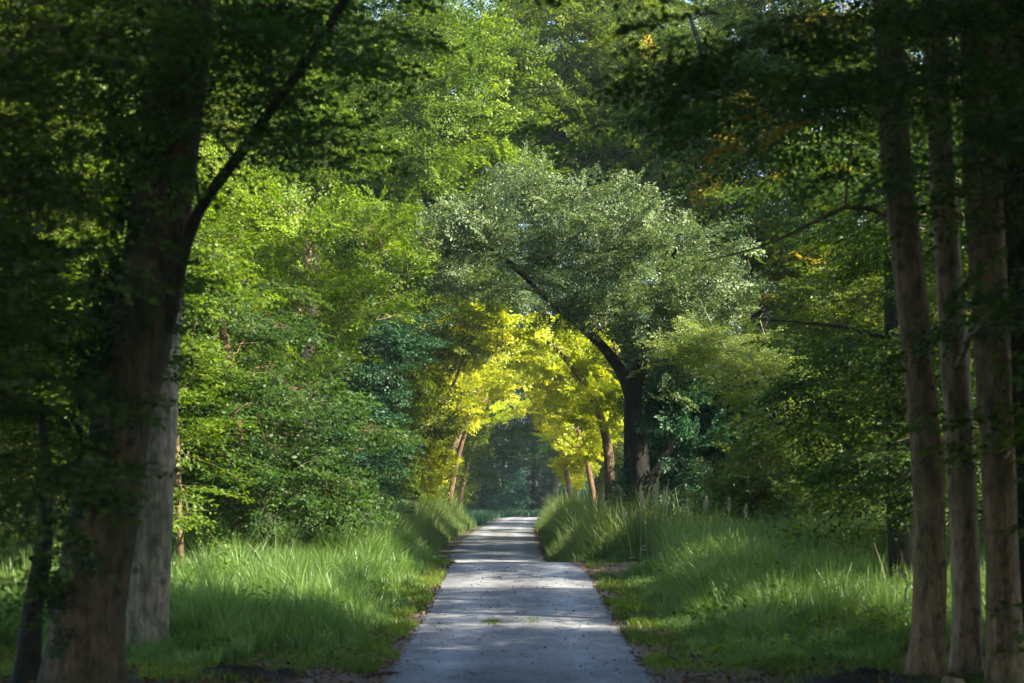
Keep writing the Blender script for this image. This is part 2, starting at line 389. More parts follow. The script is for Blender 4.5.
def patch(name, pts, mat, dz, sub=10):
    """an earth patch: filled fan following the ground"""
    pts = np.asarray(pts, float); c = pts.mean(0); m = 60
    p = resample(np.c_[np.vstack([pts, pts[:1]]), np.zeros(len(pts) + 1)], m + 1)[:-1, :2]
    p += rng.normal(0, .035, p.shape); V = []
    for k in range(sub + 1):
        q = c + (p - c) * (k / sub); V.append(np.c_[q, gz(q[:, 0], q[:, 1]) + dz * (1 if k < sub else -2)])
    V = np.concatenate(V); i = np.arange(sub)[:, None] * m; j = np.arange(m)[None]; kk = (j + 1) % m
    qd = np.stack([i + j, i + kk, i + m + kk, i + m + j], -1).reshape(-1, 4)
    return tag(mesh_obj(name, V, qd, mat, smoothsh=True), kind='structure')
patch('bare_earth', [(1.3, 37.), (2.6, 38.4), (3.1, 41.), (3.0, 43.5), (1.9, 45.5), (.9, 44)], M['dirt'], .012)
patch('bare_earth', [(1.35, 17), (2.3, 18), (2.7, 20), (2.4, 22.5), (1.9, 25), (1.45, 25)], M['dirt'], .012)
patch('bare_earth', [(-1.3, 17), (-2.4, 18), (-2.9, 20), (-2.2, 22), (-1.4, 24.5)], M['dirt'], .012)

# ---------------------------------------------------------------- grass and litter
def blades(name, x, y, h, w, mat, lean=.45, seed=0, kind='stuff', parent=None, lev=4, zoff=0., bend=None):
    g = np.random.default_rng(seed); n = len(x); a = g.uniform(0, 2 * math.pi, n)
    if bend is not None: a = np.where(g.random(n) < .5, g.normal(bend, .7, n), a)
    l = np.abs(g.normal(lean, lean * .5, n)) * h; t = np.linspace(0, 1, lev)
    cx = x[:, None] + np.cos(a)[:, None] * l[:, None] * t ** 2.2; cy = y[:, None] + np.sin(a)[:, None] * l[:, None] * t ** 2.2
    cz = gz(x, y)[:, None] + zoff + h[:, None] * (t - .22 * t ** 3 * np.minimum(1.6, (l / h)[:, None] * 2))
    fa = g.uniform(0, math.pi, n); ww = w * g.uniform(.6, 1.3, n)[:, None] * .5 * (1 - .82 * t ** 1.5)
    dx = np.cos(fa)[:, None] * ww; dy = np.sin(fa)[:, None] * ww
    V = np.stack([np.stack([cx - dx, cy - dy, cz], -1), np.stack([cx + dx, cy + dy, cz], -1)], 2).reshape(-1, 3)
    b = np.arange(n)[:, None] * (lev * 2) + np.arange(lev - 1)[None] * 2
    Q = np.stack([b, b + 1, b + 3, b + 2], -1).reshape(-1, 4)
    lr = np.repeat(g.random(n), lev * 2)
    cr = np.repeat(np.clip(.5 + .3 * np.sin(x * 1.1 + y * .6) + .25 * np.sin(x * 2.7 - y * 1.9) + g.normal(0, .1, n), 0, 1), lev * 2)
    o = mesh_obj(name, V, Q, mat, parent, {'lr': lr, 'cr': cr})
    return tag(o, kind=kind) if kind else o
def hn(x, y):
    return .5 + .22 * np.sin(x * 1.9 + y * .8) + .2 * np.sin(x * .8 - y * 1.4 + 1) + .16 * np.sin(x * 4.1 + y * 2.3) + .12 * np.sin(y * 5.3 - x * 3)
def region(n, x0, x1, y0, y1, f, g):
    x = g.uniform(x0, x1, n); y = y0 + (y1 - y0) * g.random(n) ** 1.25
    k = f(x, y); return x[k], y[k]
g0 = np.random.default_rng(3)
def meadow(seed, f, x0, x1, edge, nt_=5200):
    g = np.random.default_rng(seed)
    tx = g.uniform(x0, x1, nt_ * 2); ty = 22 + 25.5 * g.random(nt_ * 2) ** 1.15; k = f(tx, ty); tx, ty = tx[k][:nt_], ty[k][:nt_]
    dd = np.clip((np.abs(tx) - edge) / 1.1, 0, 1); big = np.clip(hn(tx + seed, ty), 0, 1.2)
    H = (.11 + dd ** 1.2 * (.26 + .56 * big)) * (.32 + .68 * smooth((ty - 22.4) / 3.5)) * g.uniform(.6, 1.3, len(tx)) * (1 + .35 * smooth((ty - 34) / 6))
    m = g.integers(18, 58, len(tx)); i = np.repeat(np.arange(len(tx)), m); n = len(i); R = np.repeat(g.uniform(.04, .16, len(tx)), m)
    a = g.uniform(0, 6.283, n); q = g.random(n) ** .7; x = tx[i] + np.cos(a) * q * R; y = ty[i] + np.sin(a) * q * R
    ta = g.uniform(0, 6.283, len(tx))[i]; tl = g.uniform(.05, .5, len(tx))[i]
    h = H[i] * g.uniform(.55, 1.15, n); lx = np.cos(a) * q * .45 + np.cos(ta) * tl + g.normal(0, .12, n); ly = np.sin(a) * q * .45 + np.sin(ta) * tl + g.normal(0, .12, n)
    lev = 5; t = np.linspace(0, 1, lev); c2 = t ** 2.1
    cx = x[:, None] + (lx * h)[:, None] * c2; cy = y[:, None] + (ly * h)[:, None] * c2; sag = np.clip(np.hypot(lx, ly), 0, .9)
    cz = gz(x, y)[:, None] + h[:, None] * (t - (.45 * sag[:, None]) * t ** 3)
    fa = g.uniform(0, 3.14, n); w = (g.uniform(.006, .012, n) * np.where(g.random(n) < .05, 1.8, .85))[:, None] * (1 - .85 * t ** 1.6) * .75
    dx = np.cos(fa)[:, None] * w; dy = np.sin(fa)[:, None] * w
    V = np.stack([np.stack([cx - dx, cy - dy, cz], -1), np.stack([cx + dx, cy + dy, cz], -1)], 2).reshape(-1, 3)
    b = np.arange(n)[:, None] * (lev * 2) + np.arange(lev - 1)[None] * 2
    Q = np.stack([b, b + 1, b + 3, b + 2], -1).reshape(-1, 4)
    tuf = np.clip(g.random(len(tx)) * .7 + .3 * big, 0, 1)
    tag(mesh_obj('meadow_grass', V, Q, M['grass'], None, {'lr': np.repeat(g.random(n), lev * 2), 'cr': np.repeat(tuf[i], lev * 2)}), kind='stuff')
    # thin flowering stalks above the blades
    s = g.choice(len(tx), 700); hx = H[s] * g.uniform(1.0, 1.35, 700)
    blades('grass_stalks', tx[s], ty[s], hx, .010, M['stalk'], lean=.18, seed=seed)
meadow(1, lambda x, y: (x < -1.75 - .3 * np.sin(y * .8) ** 2) & (y > 22.6 + .9 * np.sin(x * 1.7) + .5 * np.sin(x * 4)) & (x > -.3 * y), -11.5, -1.6, 1.75, 6500)
meadow(2, lambda x, y: (x > 1.85 + .3 * np.sin(y * .9) ** 2) & (y > 22.4 + .8 * np.sin(x * 1.5 + 1) + .4 * np.sin(x * 4.3)) & (x < .3 * y) & ~((x < 3.0) & (y > 37.8) & (y < 45)), 1.6, 11, 1.95, 6500)
# bright short grass creeping on to the road margins
xx = []; yy = []
for s in (-1, 1):
    y = g0.uniform(21, 46, 26000); x = s * (1.45 + np.abs(g0.normal(0, .36, len(y))) + .22 * np.sin(y * 1.9 + s) * np.sin(y * .6))
    k = (np.abs(x) > 1.38) & ~((x > 1.5) & (y > 38.3) & (y < 45.) & (g0.random(len(y)) < .85)) & (np.sin(y * 2.2 + x * 5) + g0.normal(0, .5, len(y)) > -.1); xx.append(x[k]); yy.append(y[k])
for s in (-1, 1):
    y = g0.uniform(20, 27, 26000); x = s * (2.2 + 6 * g0.random(len(y))); k = hn(x * 2, y * 2) + g0.normal(0, .15, len(y)) > .45; xx.append(x[k]); yy.append(y[k])
x = np.concatenate(xx); y = np.concatenate(yy)
blades('verge_grass', x, y, g0.uniform(.05, .16, len(x)), .012, M['moss'], seed=3, lev=3)
# tall reedy verges past the crest
xx = []; yy = []; hh = []
for s, off in ((-1, 2.0), (1, 1.75)):
    y = 45.5 + 75 * g0.random(42000) ** 1.2; u = np.abs(g0.normal(0, 1.2, len(y))); x = s * (off + u) + rc(y)
    h = (.4 + 1.25 * smooth(u / 1.3)) * (.45 + .75 * np.clip(hn(x * 1.7, y * 1.1), 0, 1) + .35 * np.sin(x * 7.3 + y * 3.1) ** 4) * g0.uniform(.7, 1.15, len(y)) * np.where(s < 0, 1.0, 1.0)
    k = (u < 5) & ~((s > 0) & (y < 47) & (np.abs(x) < 2.6)); xx.append(x[k]); yy.append(y[k]); hh.append(h[k])
blades('tall_verge_grass', np.concatenate(xx), np.concatenate(yy), np.concatenate(hh), .02, M['reed'], lean=.3, seed=4)
# distant clearing
x = g0.uniform(-26, 26, 60000); y = g0.uniform(120, 230, 60000); k = (np.abs(x - road_center(y)) > 1.9) | (y > 178)
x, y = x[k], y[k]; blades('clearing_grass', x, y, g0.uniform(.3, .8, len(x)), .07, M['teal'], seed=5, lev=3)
# low plants on the shaded forest floor
def small_leaves(name, x, y, z, size, mat, seed, flatn=.5, kind='stuff'):
    g = np.random.default_rng(seed); n = len(x); a = g.uniform(0, 2 * math.pi, n)
    D = np.stack([np.cos(a), np.sin(a), g.normal(.1, .3, n)], 1); N = g.normal(0, flatn, (n, 3)) + [0, 0, 1]
    N -= (N * D).sum(1)[:, None] * D; N /= np.linalg.norm(N, axis=1)[:, None]; S = np.cross(D, N); s = (size * g.uniform(.5, 1.3, n))[:, None]
    b = np.stack([x, y, z], 1); V = np.stack([b, b + D * s * .5 + S * s * .3 + N * s * .12, b + D * s, b + D * s * .5 - S * s * .3 + N * s * .12], 1).reshape(-1, 3)
    o = mesh_obj(name, V, np.arange(n * 4).reshape(-1, 4), mat, None, {'lr': np.repeat(g.random(n), 4), 'cr': np.repeat(g.random(n), 4)})
    return tag(o, kind=kind)
n = 26000; x = g0.uniform(-9, 9, n); y = g0.uniform(14, 26.5, n); k = (np.abs(x) > 1.55 + g0.exponential(.25, n)) & (np.abs(x) < .32 * y)
x, y = x[k], y[k]; small_leaves('leaf_litter', x, y, gz(x, y) + g0.uniform(.0, .05, len(x)), .07, M['litter'], 6)
n = 1500; x = g0.normal(0, 1.4, n); y = g0.uniform(17, 40, n); k = np.abs(x) < 1.7; x, y = x[k], y[k]
small_leaves('fallen_leaves', x, y, gz(x, y) + .008, .04, M['litter'], 7, .35)
n = 5200; x = (1.35 + g0.exponential(.22, n)) * np.where(g0.random(n) < .5, -1, 1); y = g0.uniform(17.5, 46, n)
small_leaves('edge_litter', x, y, gz(x, y) + g0.uniform(.004, .03, n), .05, M['litter'], 9, .4)
xs_, ys_, zs_ = [], [], []
for s in (-1, 1):
    for c in range(150):
        cy = g0.uniform(22, 75); cx = s * (g0.uniform(.12, .3) * cy + 1.2); r = g0.uniform(.4, 1.1); m = 260; hgt = g0.uniform(.25, .9)
        if cy < 46 and abs(cx) < 6.5: continue
        a = g0.uniform(0, 6.28, m); q = g0.random(m) ** .5 * r; xs_.append(cx + q * np.cos(a)); ys_.append(cy + q * np.sin(a)); zs_.append(gz(xs_[-1], ys_[-1]) + hgt * (1 - (q / r) ** 2) * g0.uniform(.3, 1, m))
small_leaves('undergrowth', np.concatenate(xs_), np.concatenate(ys_), np.concatenate(zs_), .11, M['mid'], 8)

xs_, ys_, zs_ = [], [], []
for s in (-1, 1):
    for c in range(130):
        cy = g0.uniform(23, 45); cx = s * g0.uniform(2.2, min(8.5, cy * .27)); m = int(g0.integers(30, 90)); hgt = g0.uniform(.25, .75) * smooth((cy - 21) / 4) * min(1, (abs(cx) - 1.2) / 1.2)
        xs_.append(cx + g0.normal(0, .16, m)); ys_.append(cy + g0.normal(0, .16, m)); zs_.append(gz(xs_[-1], ys_[-1]) + hgt * g0.uniform(.2, 1, m))
small_leaves('broadleaf_weeds', np.concatenate(xs_), np.concatenate(ys_), np.concatenate(zs_), .075, M['mid'], 18)
# ================================================================ FOREGROUND TREES
def PL(pts): return [W(*p) for p in pts]
def up(p, *more): return [np.asarray(p) + np.array(m) for m in more]
def base_on_ground(pts, d):
    b = pts[0].copy(); b[2] = float(gz(b[0], b[1])) - .05; return [b] + pts[1:]

t1 = base_on_ground(PL([(78, 688, 18.6), (90, 600, 18.6), (112, 480, 18.6), (124, 410, 18.6), (140, 340, 18.6), (166, 180, 18.6), (184, 0, 18.6), (196, -200, 18.4)]), 18.6) + [np.array([-2.9, 17.6, 11.]), np.array([-2.7, 17, 14.])]
lim1 = (PL([(166, 330, 18.5), (182, 262, 18.3), (201, 213, 18.1), (243, 152, 17.9), (298, 78, 17.7), (346, 0, 17.5), (400, -110, 17.2), (450, -230, 17)]), [.085, .06, .052, .047, .042, .037, .025], M['bark_dark'])
def ivy(root, base, g):
    n = 130; z = g.uniform(.6, 5.6, n); tpz = np.array(t1); cx = np.interp(z + .1, tpz[:, 2], tpz[:, 0]); a = g.normal(math.radians(200), .75, n)
    O = np.stack([cx + np.cos(a) * .30, 18.55 + np.sin(a) * .30, z], 1); X = np.stack([np.cos(a) * .5, np.sin(a) * .5 - .1, g.normal(0, .8, n)], 1); N = np.stack([np.cos(a), np.sin(a), g.normal(.4, .2, n)], 1)
    V, Q, lr, cr = leaves(O, X, N, g.uniform(.2, .4, n), .06, .8, .5, TEMPL_S, seed=5); mesh_obj('ivy', V - base, Q, M['ivy'], root, {'lr': lr, 'cr': cr})
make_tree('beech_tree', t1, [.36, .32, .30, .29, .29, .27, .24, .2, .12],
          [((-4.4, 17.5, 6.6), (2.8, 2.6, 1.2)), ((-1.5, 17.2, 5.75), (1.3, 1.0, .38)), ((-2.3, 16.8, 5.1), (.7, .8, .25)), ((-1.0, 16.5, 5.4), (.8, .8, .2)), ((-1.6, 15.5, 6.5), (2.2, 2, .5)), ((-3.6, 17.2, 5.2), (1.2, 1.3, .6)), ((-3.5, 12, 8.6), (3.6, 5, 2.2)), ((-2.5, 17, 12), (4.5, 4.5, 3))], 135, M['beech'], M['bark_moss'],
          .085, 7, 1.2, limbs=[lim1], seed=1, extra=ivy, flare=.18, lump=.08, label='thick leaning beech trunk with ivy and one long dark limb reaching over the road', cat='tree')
t2 = base_on_ground(PL([(143, 655, 24), (149, 560, 24), (156, 450, 24), (163, 330, 24), (176, 200, 24), (181, 0, 24)]), 24) + [np.array([-3.9, 23.5, 13])]
make_tree('beech_tree', t2, [.28, .255, .24, .225, .2, .16, .08], [((-4.6, 24, 9.5), (2.6, 2.5, 2.5))], 26, M['beech'], M['bark_beech'], .085, 7, 1.2, seed=2, flare=.15, lump=.08,
          label='pale grey straight trunk standing close behind the thick leaning beech', cat='tree')
t0 = base_on_ground(PL([(26, 672, 19.5), (33, 610, 19.5), (44, 550, 19.6), (46, 470, 19.7), (40, 400, 20)]), 19.5)
make_tree('beech_tree', t0, [.13, .10, .095, .06, .03], [((-5.0, 20.5, 4.2), (1.2, 1.4, 2.0))], 30, M['beech'], M['bark_dark'], .08, 6, 1., seed=3,
          label='thin dark crooked trunk at the foot of the thick leaning beech', cat='tree')
# understorey beech hanging in from the left, close to the lens
u1 = [G(-4.6, 13.2, -.05), np.array([-4.5, 13.2, 1.6]), np.array([-4.45, 13.1, 3.2]), np.array([-4.4, 13.1, 5.4]), np.array([-4.4, 13, 7.5])]
make_tree('young_beech', u1, [.08, .06, .05, .035, .02], [((-3.6, 13.2, 4.9), (.85, 1.3, .8)), ((-3.45, 13., 3.4), (.75, 1.2, .55)), ((-3.3, 13.2, 2.0), (.6, 1.0, .35)), ((-3.75, 12.6, 1.5), (.6, .9, .35)), ((-3.5, 12.8, 2.75), (.7, .9, .3)), ((-3.2, 13.5, 4.2), (.6, .8, .25)), ((-2.9, 13.6, 5.1), (.8, .9, .25))], 60, M['beech'], M['bark_dark'], .075, 5, .75, seed=4,
          label='young beech whose blurred leafy sprays hang in front of the thick leaning trunk', cat='young tree', branch_r=.02, templ=TEMPL_S, droop=.2)
# right group
RB = []
def rtree(pts, d, rads, blobs, nbr, bark, seed, label, top, limbs=(), leaf='beech', **k):
    p = base_on_ground(PL([(a, b, d) for a, b in pts]), d) + [np.array(t) for t in top]
    return make_tree('beech_tree', p, rads, blobs, nbr, M[leaf], M[bark], .085, 7, 1.2, seed=seed, limbs=limbs, label=label, cat='tree', flare=.32, lump=.09, **k)
lim2 = (PL([(885, 215, 20), (850, 205, 19.9), (800, 228, 19.8), (750, 250, 19.6), (700, 262, 19.4)]), [.03, .022, .018, .012, .006])
rtree([(925, 682), (930, 600), (929, 480), (920, 380), (907, 260), (895, 150), (888, 0)], 21.3, [.18, .172, .17, .165, .165, .16, .155, .14, .07],
      [((3.3, 20, 6.3), (1.9, 2, .6)), ((2.4, 21, 5.75), (1.0, 1.3, .35)), ((3.5, 14, 8.8), (3, 4, 2))], 44, 'bark_brown', 11, 'brown trunk with dark knots, first of the close-set trunks counted from the road', [(3.85, 21, 9), (3.7, 20.5, 13)], [lim2], leaf='beech_gold')
rtree([(966, 690), (967, 600), (960, 450), (950, 300), (941, 150), (934, 0)], 21.8, [.165, .158, .155, .15, .14, .13, .12, .06],
      [((4.6, 19, 6.2), (1.6, 2, .7)), ((4.3, 18.6, 4.9), (.8, 1, .35)), ((4.5, 18.5, 3.7), (.7, .8, .25)), ((4.5, 20, 9.5), (2.5, 3, 2))], 44, 'bark_pale', 12, 'slimmer warm tan trunk, second of the close-set trunks counted from the road', [(4.45, 21.6, 10), (4.4, 21, 13)])
rtree([(1006, 700), (1003, 600), (997, 450), (989, 300), (982, 150), (979, 0)], 20.8, [.185, .18, .18, .185, .195, .195, .17, .1],
      [((5, 17, 9.5), (3, 3, 2.2)), ((4.9, 18.2, 5.2), (.8, 1.2, .5)), ((4.75, 18., 3.9), (.7, .8, .3))], 34, 'bark_brown', 13, 'broad dark trunk, third of the close-set trunks counted from the road', [(4.85, 20.6, 10), (4.9, 20, 14)])
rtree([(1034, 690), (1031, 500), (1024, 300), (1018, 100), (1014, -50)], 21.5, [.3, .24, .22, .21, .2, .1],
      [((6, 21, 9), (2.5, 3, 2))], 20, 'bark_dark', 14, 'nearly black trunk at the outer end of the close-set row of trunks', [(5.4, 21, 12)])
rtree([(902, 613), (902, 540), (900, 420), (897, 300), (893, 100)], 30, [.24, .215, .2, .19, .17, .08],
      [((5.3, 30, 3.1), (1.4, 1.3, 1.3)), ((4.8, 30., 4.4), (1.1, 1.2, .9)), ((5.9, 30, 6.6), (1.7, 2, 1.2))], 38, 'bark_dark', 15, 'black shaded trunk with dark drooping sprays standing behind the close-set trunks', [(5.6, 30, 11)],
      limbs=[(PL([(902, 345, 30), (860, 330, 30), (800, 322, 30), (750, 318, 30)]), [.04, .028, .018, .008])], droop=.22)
rtree([(1010, 640), (1008, 500), (1006, 300), (1003, 100)], 27, [.17, .14, .13, .12, .05], [((6.6, 27, 6.6), (1.6, 2, 2.6)), ((6.0, 28, 3.2), (1.2, 1.6, 1.6))], 36, 'bark_pale', 16,
      'pale slender trunk glimpsed in the gap behind the broad dark trunk', [(6.5, 27, 11)])
# high sprays crossing the top of the frame
v1 = [G(5.2, 12, -.05), np.array([5.1, 12, 3]), np.array([4.6, 12.2, 6]), np.array([3.6, 12.6, 8.5])]
make_tree('beech_tree', v1, [.2, .16, .13, .06], [((2.2, 14.5, 5.15), (1.3, 1.4, .28)), ((2.9, 14, 4.6), (.8, 1.2, .25)), ((3.2, 14.5, 3.6), (.5, .8, .2)), ((1.6, 13, 7.8), (3, 3, 1.2))], 33, M['beech'], M['bark_dark'], .075, 6, .9, seed=17,
          label='beech leaning in with blurred dark sprays across the top above the close-set trunks', cat='tree')

# ================================================================ MID-DISTANCE TREES
def B(px, py, d, rx, ry, rz): return (W(px, py, d), (rx, ry, rz))
tl = base_on_ground(PL([(236, 580, 38), (239, 540, 38), (236, 450, 38), (230, 390, 38), (222, 320, 38)]), 38)
make_tree('broadleaf_tree', tl, [.26, .2, .18, .16, .13, .05], [B(250, 430, 36.7, 1.6, 1.3, 1.3), B(225, 480, 36.5, 1.0, .9, .7), B(330, 430, 38, 1.0, 1.3, 1.2), B(215, 330, 37.5, 1.6, 1.6, 1.4), B(320, 495, 37.5, .9, 1., .45)], 105, M['beech'], M['bark_rust'], .085, 5, 1.0, seed=21, droop=.3, jit=.65,
          label='broadleaf tree with a short reddish trunk rising from the meadow grass', cat='tree')
tl = base_on_ground(PL([(270, 548, 45), (268, 520, 45), (275, 400, 45), (300, 300, 45), (310, 220, 45)]), 45)
make_tree('broadleaf_tree', tl, [.3, .22, .2, .18, .14, .05], [B(345, 270, 44, 1.6, 2, 1.7), B(290, 330, 43.5, 1.5, 1.8, 1.6), B(385, 240, 46, .9, 1.4, 1.0), B(250, 230, 44, 1.6, 2, 1.4)], 90, M['lime'], M['bark_pale'], .09, 5, .95, seed=22, style='bush', 
          label='sunlit yellow-green tree leaning toward the road, its pale foot just behind the meadow', cat='tree')
tl = base_on_ground(PL([(178, 590, 34), (180, 560, 34), (176, 440, 34), (170, 300, 34)]), 34) + [np.array([-6., 34, 9])]
make_tree('broadleaf_tree', tl, [.08, .065, .06, .05, .03], [B(140, 350, 33.5, 1.6, 2, 2.4), B(188, 505, 33., .6, .6, .75), B(90, 200, 34.5, 1.6, 2, 2)], 60, M['mid'], M['bark_brown'], .085, 7, 1., seed=23,
          label='slender pale sapling trunk beside the grey beech at the back of the grass', cat='tree')
tl = [G(-5., 62, -.1), np.array([-5.1, 62, 2]), np.array([-4.9, 62, 4.5]), np.array([-4.5, 62, 7.5])]
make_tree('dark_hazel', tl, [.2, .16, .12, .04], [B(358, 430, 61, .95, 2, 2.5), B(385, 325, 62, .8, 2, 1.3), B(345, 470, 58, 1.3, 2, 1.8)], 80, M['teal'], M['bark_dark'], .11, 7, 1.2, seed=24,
          label='dark bluish-green tree between the sunlit leaning tree and the yellow tunnel', cat='tree')
tl = [G(-6.2, 57, -.1), np.array([-6.1, 57, 5]), np.array([-5.6, 57, 11]), np.array([-5, 57, 18])]
make_tree('broadleaf_tree', tl, [.3, .26, .2, .07], [B(270, 80, 57, 3.2, 3, 2.6), B(390, 120, 60, 2.6, 3, 2.2), B(330, 10, 58, 4, 3, 2.4), B(318, 150, 55.5, 1.7, 1.5, 1.8)], 115, M['mid'], M['bark_dark'], .105, 9, 1.2, seed=25, style='bush',
          label='tall tree with speckled green crown above the sunlit leaning tree', cat='tree')
# the arching willow
d = 50
tw = base_on_ground(PL([(628, 566, d), (634, 535, d), (640, 490, d), (637, 440, d), (634, 395, d), (648, 340, d), (672, 270, d), (680, 210, d)]), d)
limA = (PL([(634, 402, d), (622, 372, d), (603, 346, d - .3), (572, 318, d - .8), (540, 290, d - 1.2), (514, 266, d - 1.5), (478, 240, d - 2)]), [.19, .15, .13, .11, .095, .075, .03])
limB = (PL([(640, 500, d), (662, 462, d + .3), (680, 425, d + .6), (690, 380, d + 1), (706, 335, d + 1)]), [.2, .12, .09, .06, .03])
limC = (PL([(566, 316, d - .8), (588, 270, d - 1), (610, 225, d - 1), (616, 195, d - 1)]), [.07, .055, .04, .02])
make_tree('willow_tree', tw, [.36, .28, .25, .23, .2, .13, .09, .04],
          [B(470, 245, d - 3, 1.6, 1.8, .9), B(540, 225, d - 3, 1.6, 2, 1.15), B(600, 235, d - 3, 1.7, 2, 1.2), B(660, 265, d - 2, 1.6, 2, 1.2), B(705, 285, d, 1.1, 1.5, 1.4), B(440, 265, d - 1, 1.1, 1.5, .8), B(655, 350, d - .5, 1.0, 1.3, .8), B(690, 355, d - .5, .9, 1.5, .9), B(600, 320, d - 1.5, .9, 1., .5), B(655, 385, d - 1.3, .7, .8, .6), B(715, 330, d - .5, .8, 1.2, .9), B(545, 305, d - 2, 1, 1, .5), B(560, 190, d, 1.2, 1.5, .7), B(490, 285, d, 1., 1.4, .4)], 205,
          M['grey'], M['bark_black'], .085, 6, .8, style='bush', limbs=[limA, limB, limC], seed=31, label='dark forked willow arching over the road with a grey-green silvery crown', cat='tree', aspect=.42, lump=.1)
# pale shrub with bare whips, leafy bush below it
ts = [G(5.9, 46, -.1), np.array([5.8, 46, 1.3]), np.array([5.5, 46, 2.8])]
whips = [(PL([(775, 420, 45), (740, 370, 45), (715, 330, 44.8), (700, 300, 44.6)]), [.02, .016, .012, .006], M['palewood']),
         (PL([(780, 430, 45), (765, 385, 44.6), (742, 340, 44.4), (728, 305, 44.2)]), [.018, .014, .01, .005], M['palewood']),
         (PL([(790, 430, 45.2), (770, 350, 45), (760, 320, 45)]), [.018, .012, .006], M['palewood'])]
make_tree('elder_shrub', ts, [.06, .05, .03], [B(735, 365, 45, .95, 1.2, .7), B(770, 380, 45.4, .8, 1.2, .8), B(700, 345, 45.2, .5, .8, .4)], 60, M['pale'], M['bark_brown'], .06, 7, .8, seed=32, limbs=whips,
          label='feathery pale yellow-green shrub with thin bare whips beside the willow', cat='shrub', templ=TEMPL, aspect=.45, droop=-.05)
ts = [G(5.5, 45, -.1), np.array([5.6, 45, .9]), np.array([5.7, 45, 1.9])]
make_tree('hazel_bush', ts, [.05, .04, .02], [B(770, 470, 44.5, 1.2, 1.2, .9), B(820, 500, 44, 1.2, 1.2, .8), B(740, 500, 45, .7, 1, .5)], 70, M['pale'], M['bark_brown'], .085, 7, .7, seed=33, style='bush',
          label='rounded whitish-green bush at the back of the grass under the pale shrub', cat='bush')
ts = [G(4.6, 57, -.1), np.array([4.7, 57, 1.6]), np.array([4.9, 57, 3.6])]
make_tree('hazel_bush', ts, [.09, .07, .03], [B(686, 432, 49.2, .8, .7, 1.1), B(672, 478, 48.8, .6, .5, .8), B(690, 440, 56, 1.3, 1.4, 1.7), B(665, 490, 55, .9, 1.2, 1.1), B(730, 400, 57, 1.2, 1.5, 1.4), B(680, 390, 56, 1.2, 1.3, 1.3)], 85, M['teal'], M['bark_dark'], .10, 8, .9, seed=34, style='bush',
          label='dark bluish-green bush filling the space behind the forked willow', cat='bush')
# tall trees closing the view above the willow
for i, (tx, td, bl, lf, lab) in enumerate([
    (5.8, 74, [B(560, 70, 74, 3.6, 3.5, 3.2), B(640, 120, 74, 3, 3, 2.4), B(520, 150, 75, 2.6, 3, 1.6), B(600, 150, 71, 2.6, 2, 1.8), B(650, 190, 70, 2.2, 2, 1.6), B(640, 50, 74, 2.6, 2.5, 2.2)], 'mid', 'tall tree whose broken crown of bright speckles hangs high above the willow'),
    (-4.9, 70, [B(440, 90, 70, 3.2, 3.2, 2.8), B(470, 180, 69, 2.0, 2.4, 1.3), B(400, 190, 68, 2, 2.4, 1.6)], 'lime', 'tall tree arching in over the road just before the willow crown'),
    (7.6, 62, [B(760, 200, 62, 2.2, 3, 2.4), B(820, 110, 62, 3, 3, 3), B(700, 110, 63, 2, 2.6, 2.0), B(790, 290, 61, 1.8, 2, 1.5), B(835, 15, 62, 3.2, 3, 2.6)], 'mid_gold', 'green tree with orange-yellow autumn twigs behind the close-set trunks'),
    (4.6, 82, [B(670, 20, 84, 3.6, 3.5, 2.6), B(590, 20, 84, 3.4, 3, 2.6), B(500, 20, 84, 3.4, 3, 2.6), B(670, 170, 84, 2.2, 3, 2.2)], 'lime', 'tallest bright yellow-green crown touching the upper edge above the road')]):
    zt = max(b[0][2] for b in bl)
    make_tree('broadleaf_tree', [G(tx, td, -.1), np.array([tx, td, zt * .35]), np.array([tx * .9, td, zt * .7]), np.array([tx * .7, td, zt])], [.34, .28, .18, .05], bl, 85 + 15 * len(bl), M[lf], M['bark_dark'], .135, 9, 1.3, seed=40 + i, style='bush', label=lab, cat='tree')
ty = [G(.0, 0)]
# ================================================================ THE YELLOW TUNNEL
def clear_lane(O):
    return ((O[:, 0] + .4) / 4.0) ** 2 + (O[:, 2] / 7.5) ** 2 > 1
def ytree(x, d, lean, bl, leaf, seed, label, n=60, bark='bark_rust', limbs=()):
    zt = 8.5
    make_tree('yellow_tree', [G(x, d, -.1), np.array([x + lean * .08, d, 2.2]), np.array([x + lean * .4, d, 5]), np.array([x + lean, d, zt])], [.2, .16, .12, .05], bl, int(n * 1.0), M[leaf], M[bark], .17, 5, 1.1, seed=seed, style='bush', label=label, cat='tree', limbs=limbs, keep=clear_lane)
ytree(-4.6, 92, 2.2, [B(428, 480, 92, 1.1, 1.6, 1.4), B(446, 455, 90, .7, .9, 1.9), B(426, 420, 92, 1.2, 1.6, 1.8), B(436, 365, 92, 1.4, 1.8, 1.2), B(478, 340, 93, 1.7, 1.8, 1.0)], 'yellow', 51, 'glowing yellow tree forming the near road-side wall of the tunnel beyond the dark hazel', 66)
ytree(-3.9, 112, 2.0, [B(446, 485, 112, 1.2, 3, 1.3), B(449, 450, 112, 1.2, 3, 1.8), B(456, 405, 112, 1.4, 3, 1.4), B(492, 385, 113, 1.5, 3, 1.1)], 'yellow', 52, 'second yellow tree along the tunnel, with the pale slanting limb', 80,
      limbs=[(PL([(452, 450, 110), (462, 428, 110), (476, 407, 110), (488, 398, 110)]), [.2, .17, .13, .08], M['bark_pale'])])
ytree(-3.9, 132, 2.2, [B(460, 485, 134, 1.1, 3, 1.6), B(463, 450, 134, 1.2, 3, 1.6), B(476, 428, 134, 1.1, 3, 1.), B(494, 420, 136, 1.5, 3, .8)], 'yellow', 53, 'brightest yellow tree rimming the far mouth of the tunnel beside the road', 70)
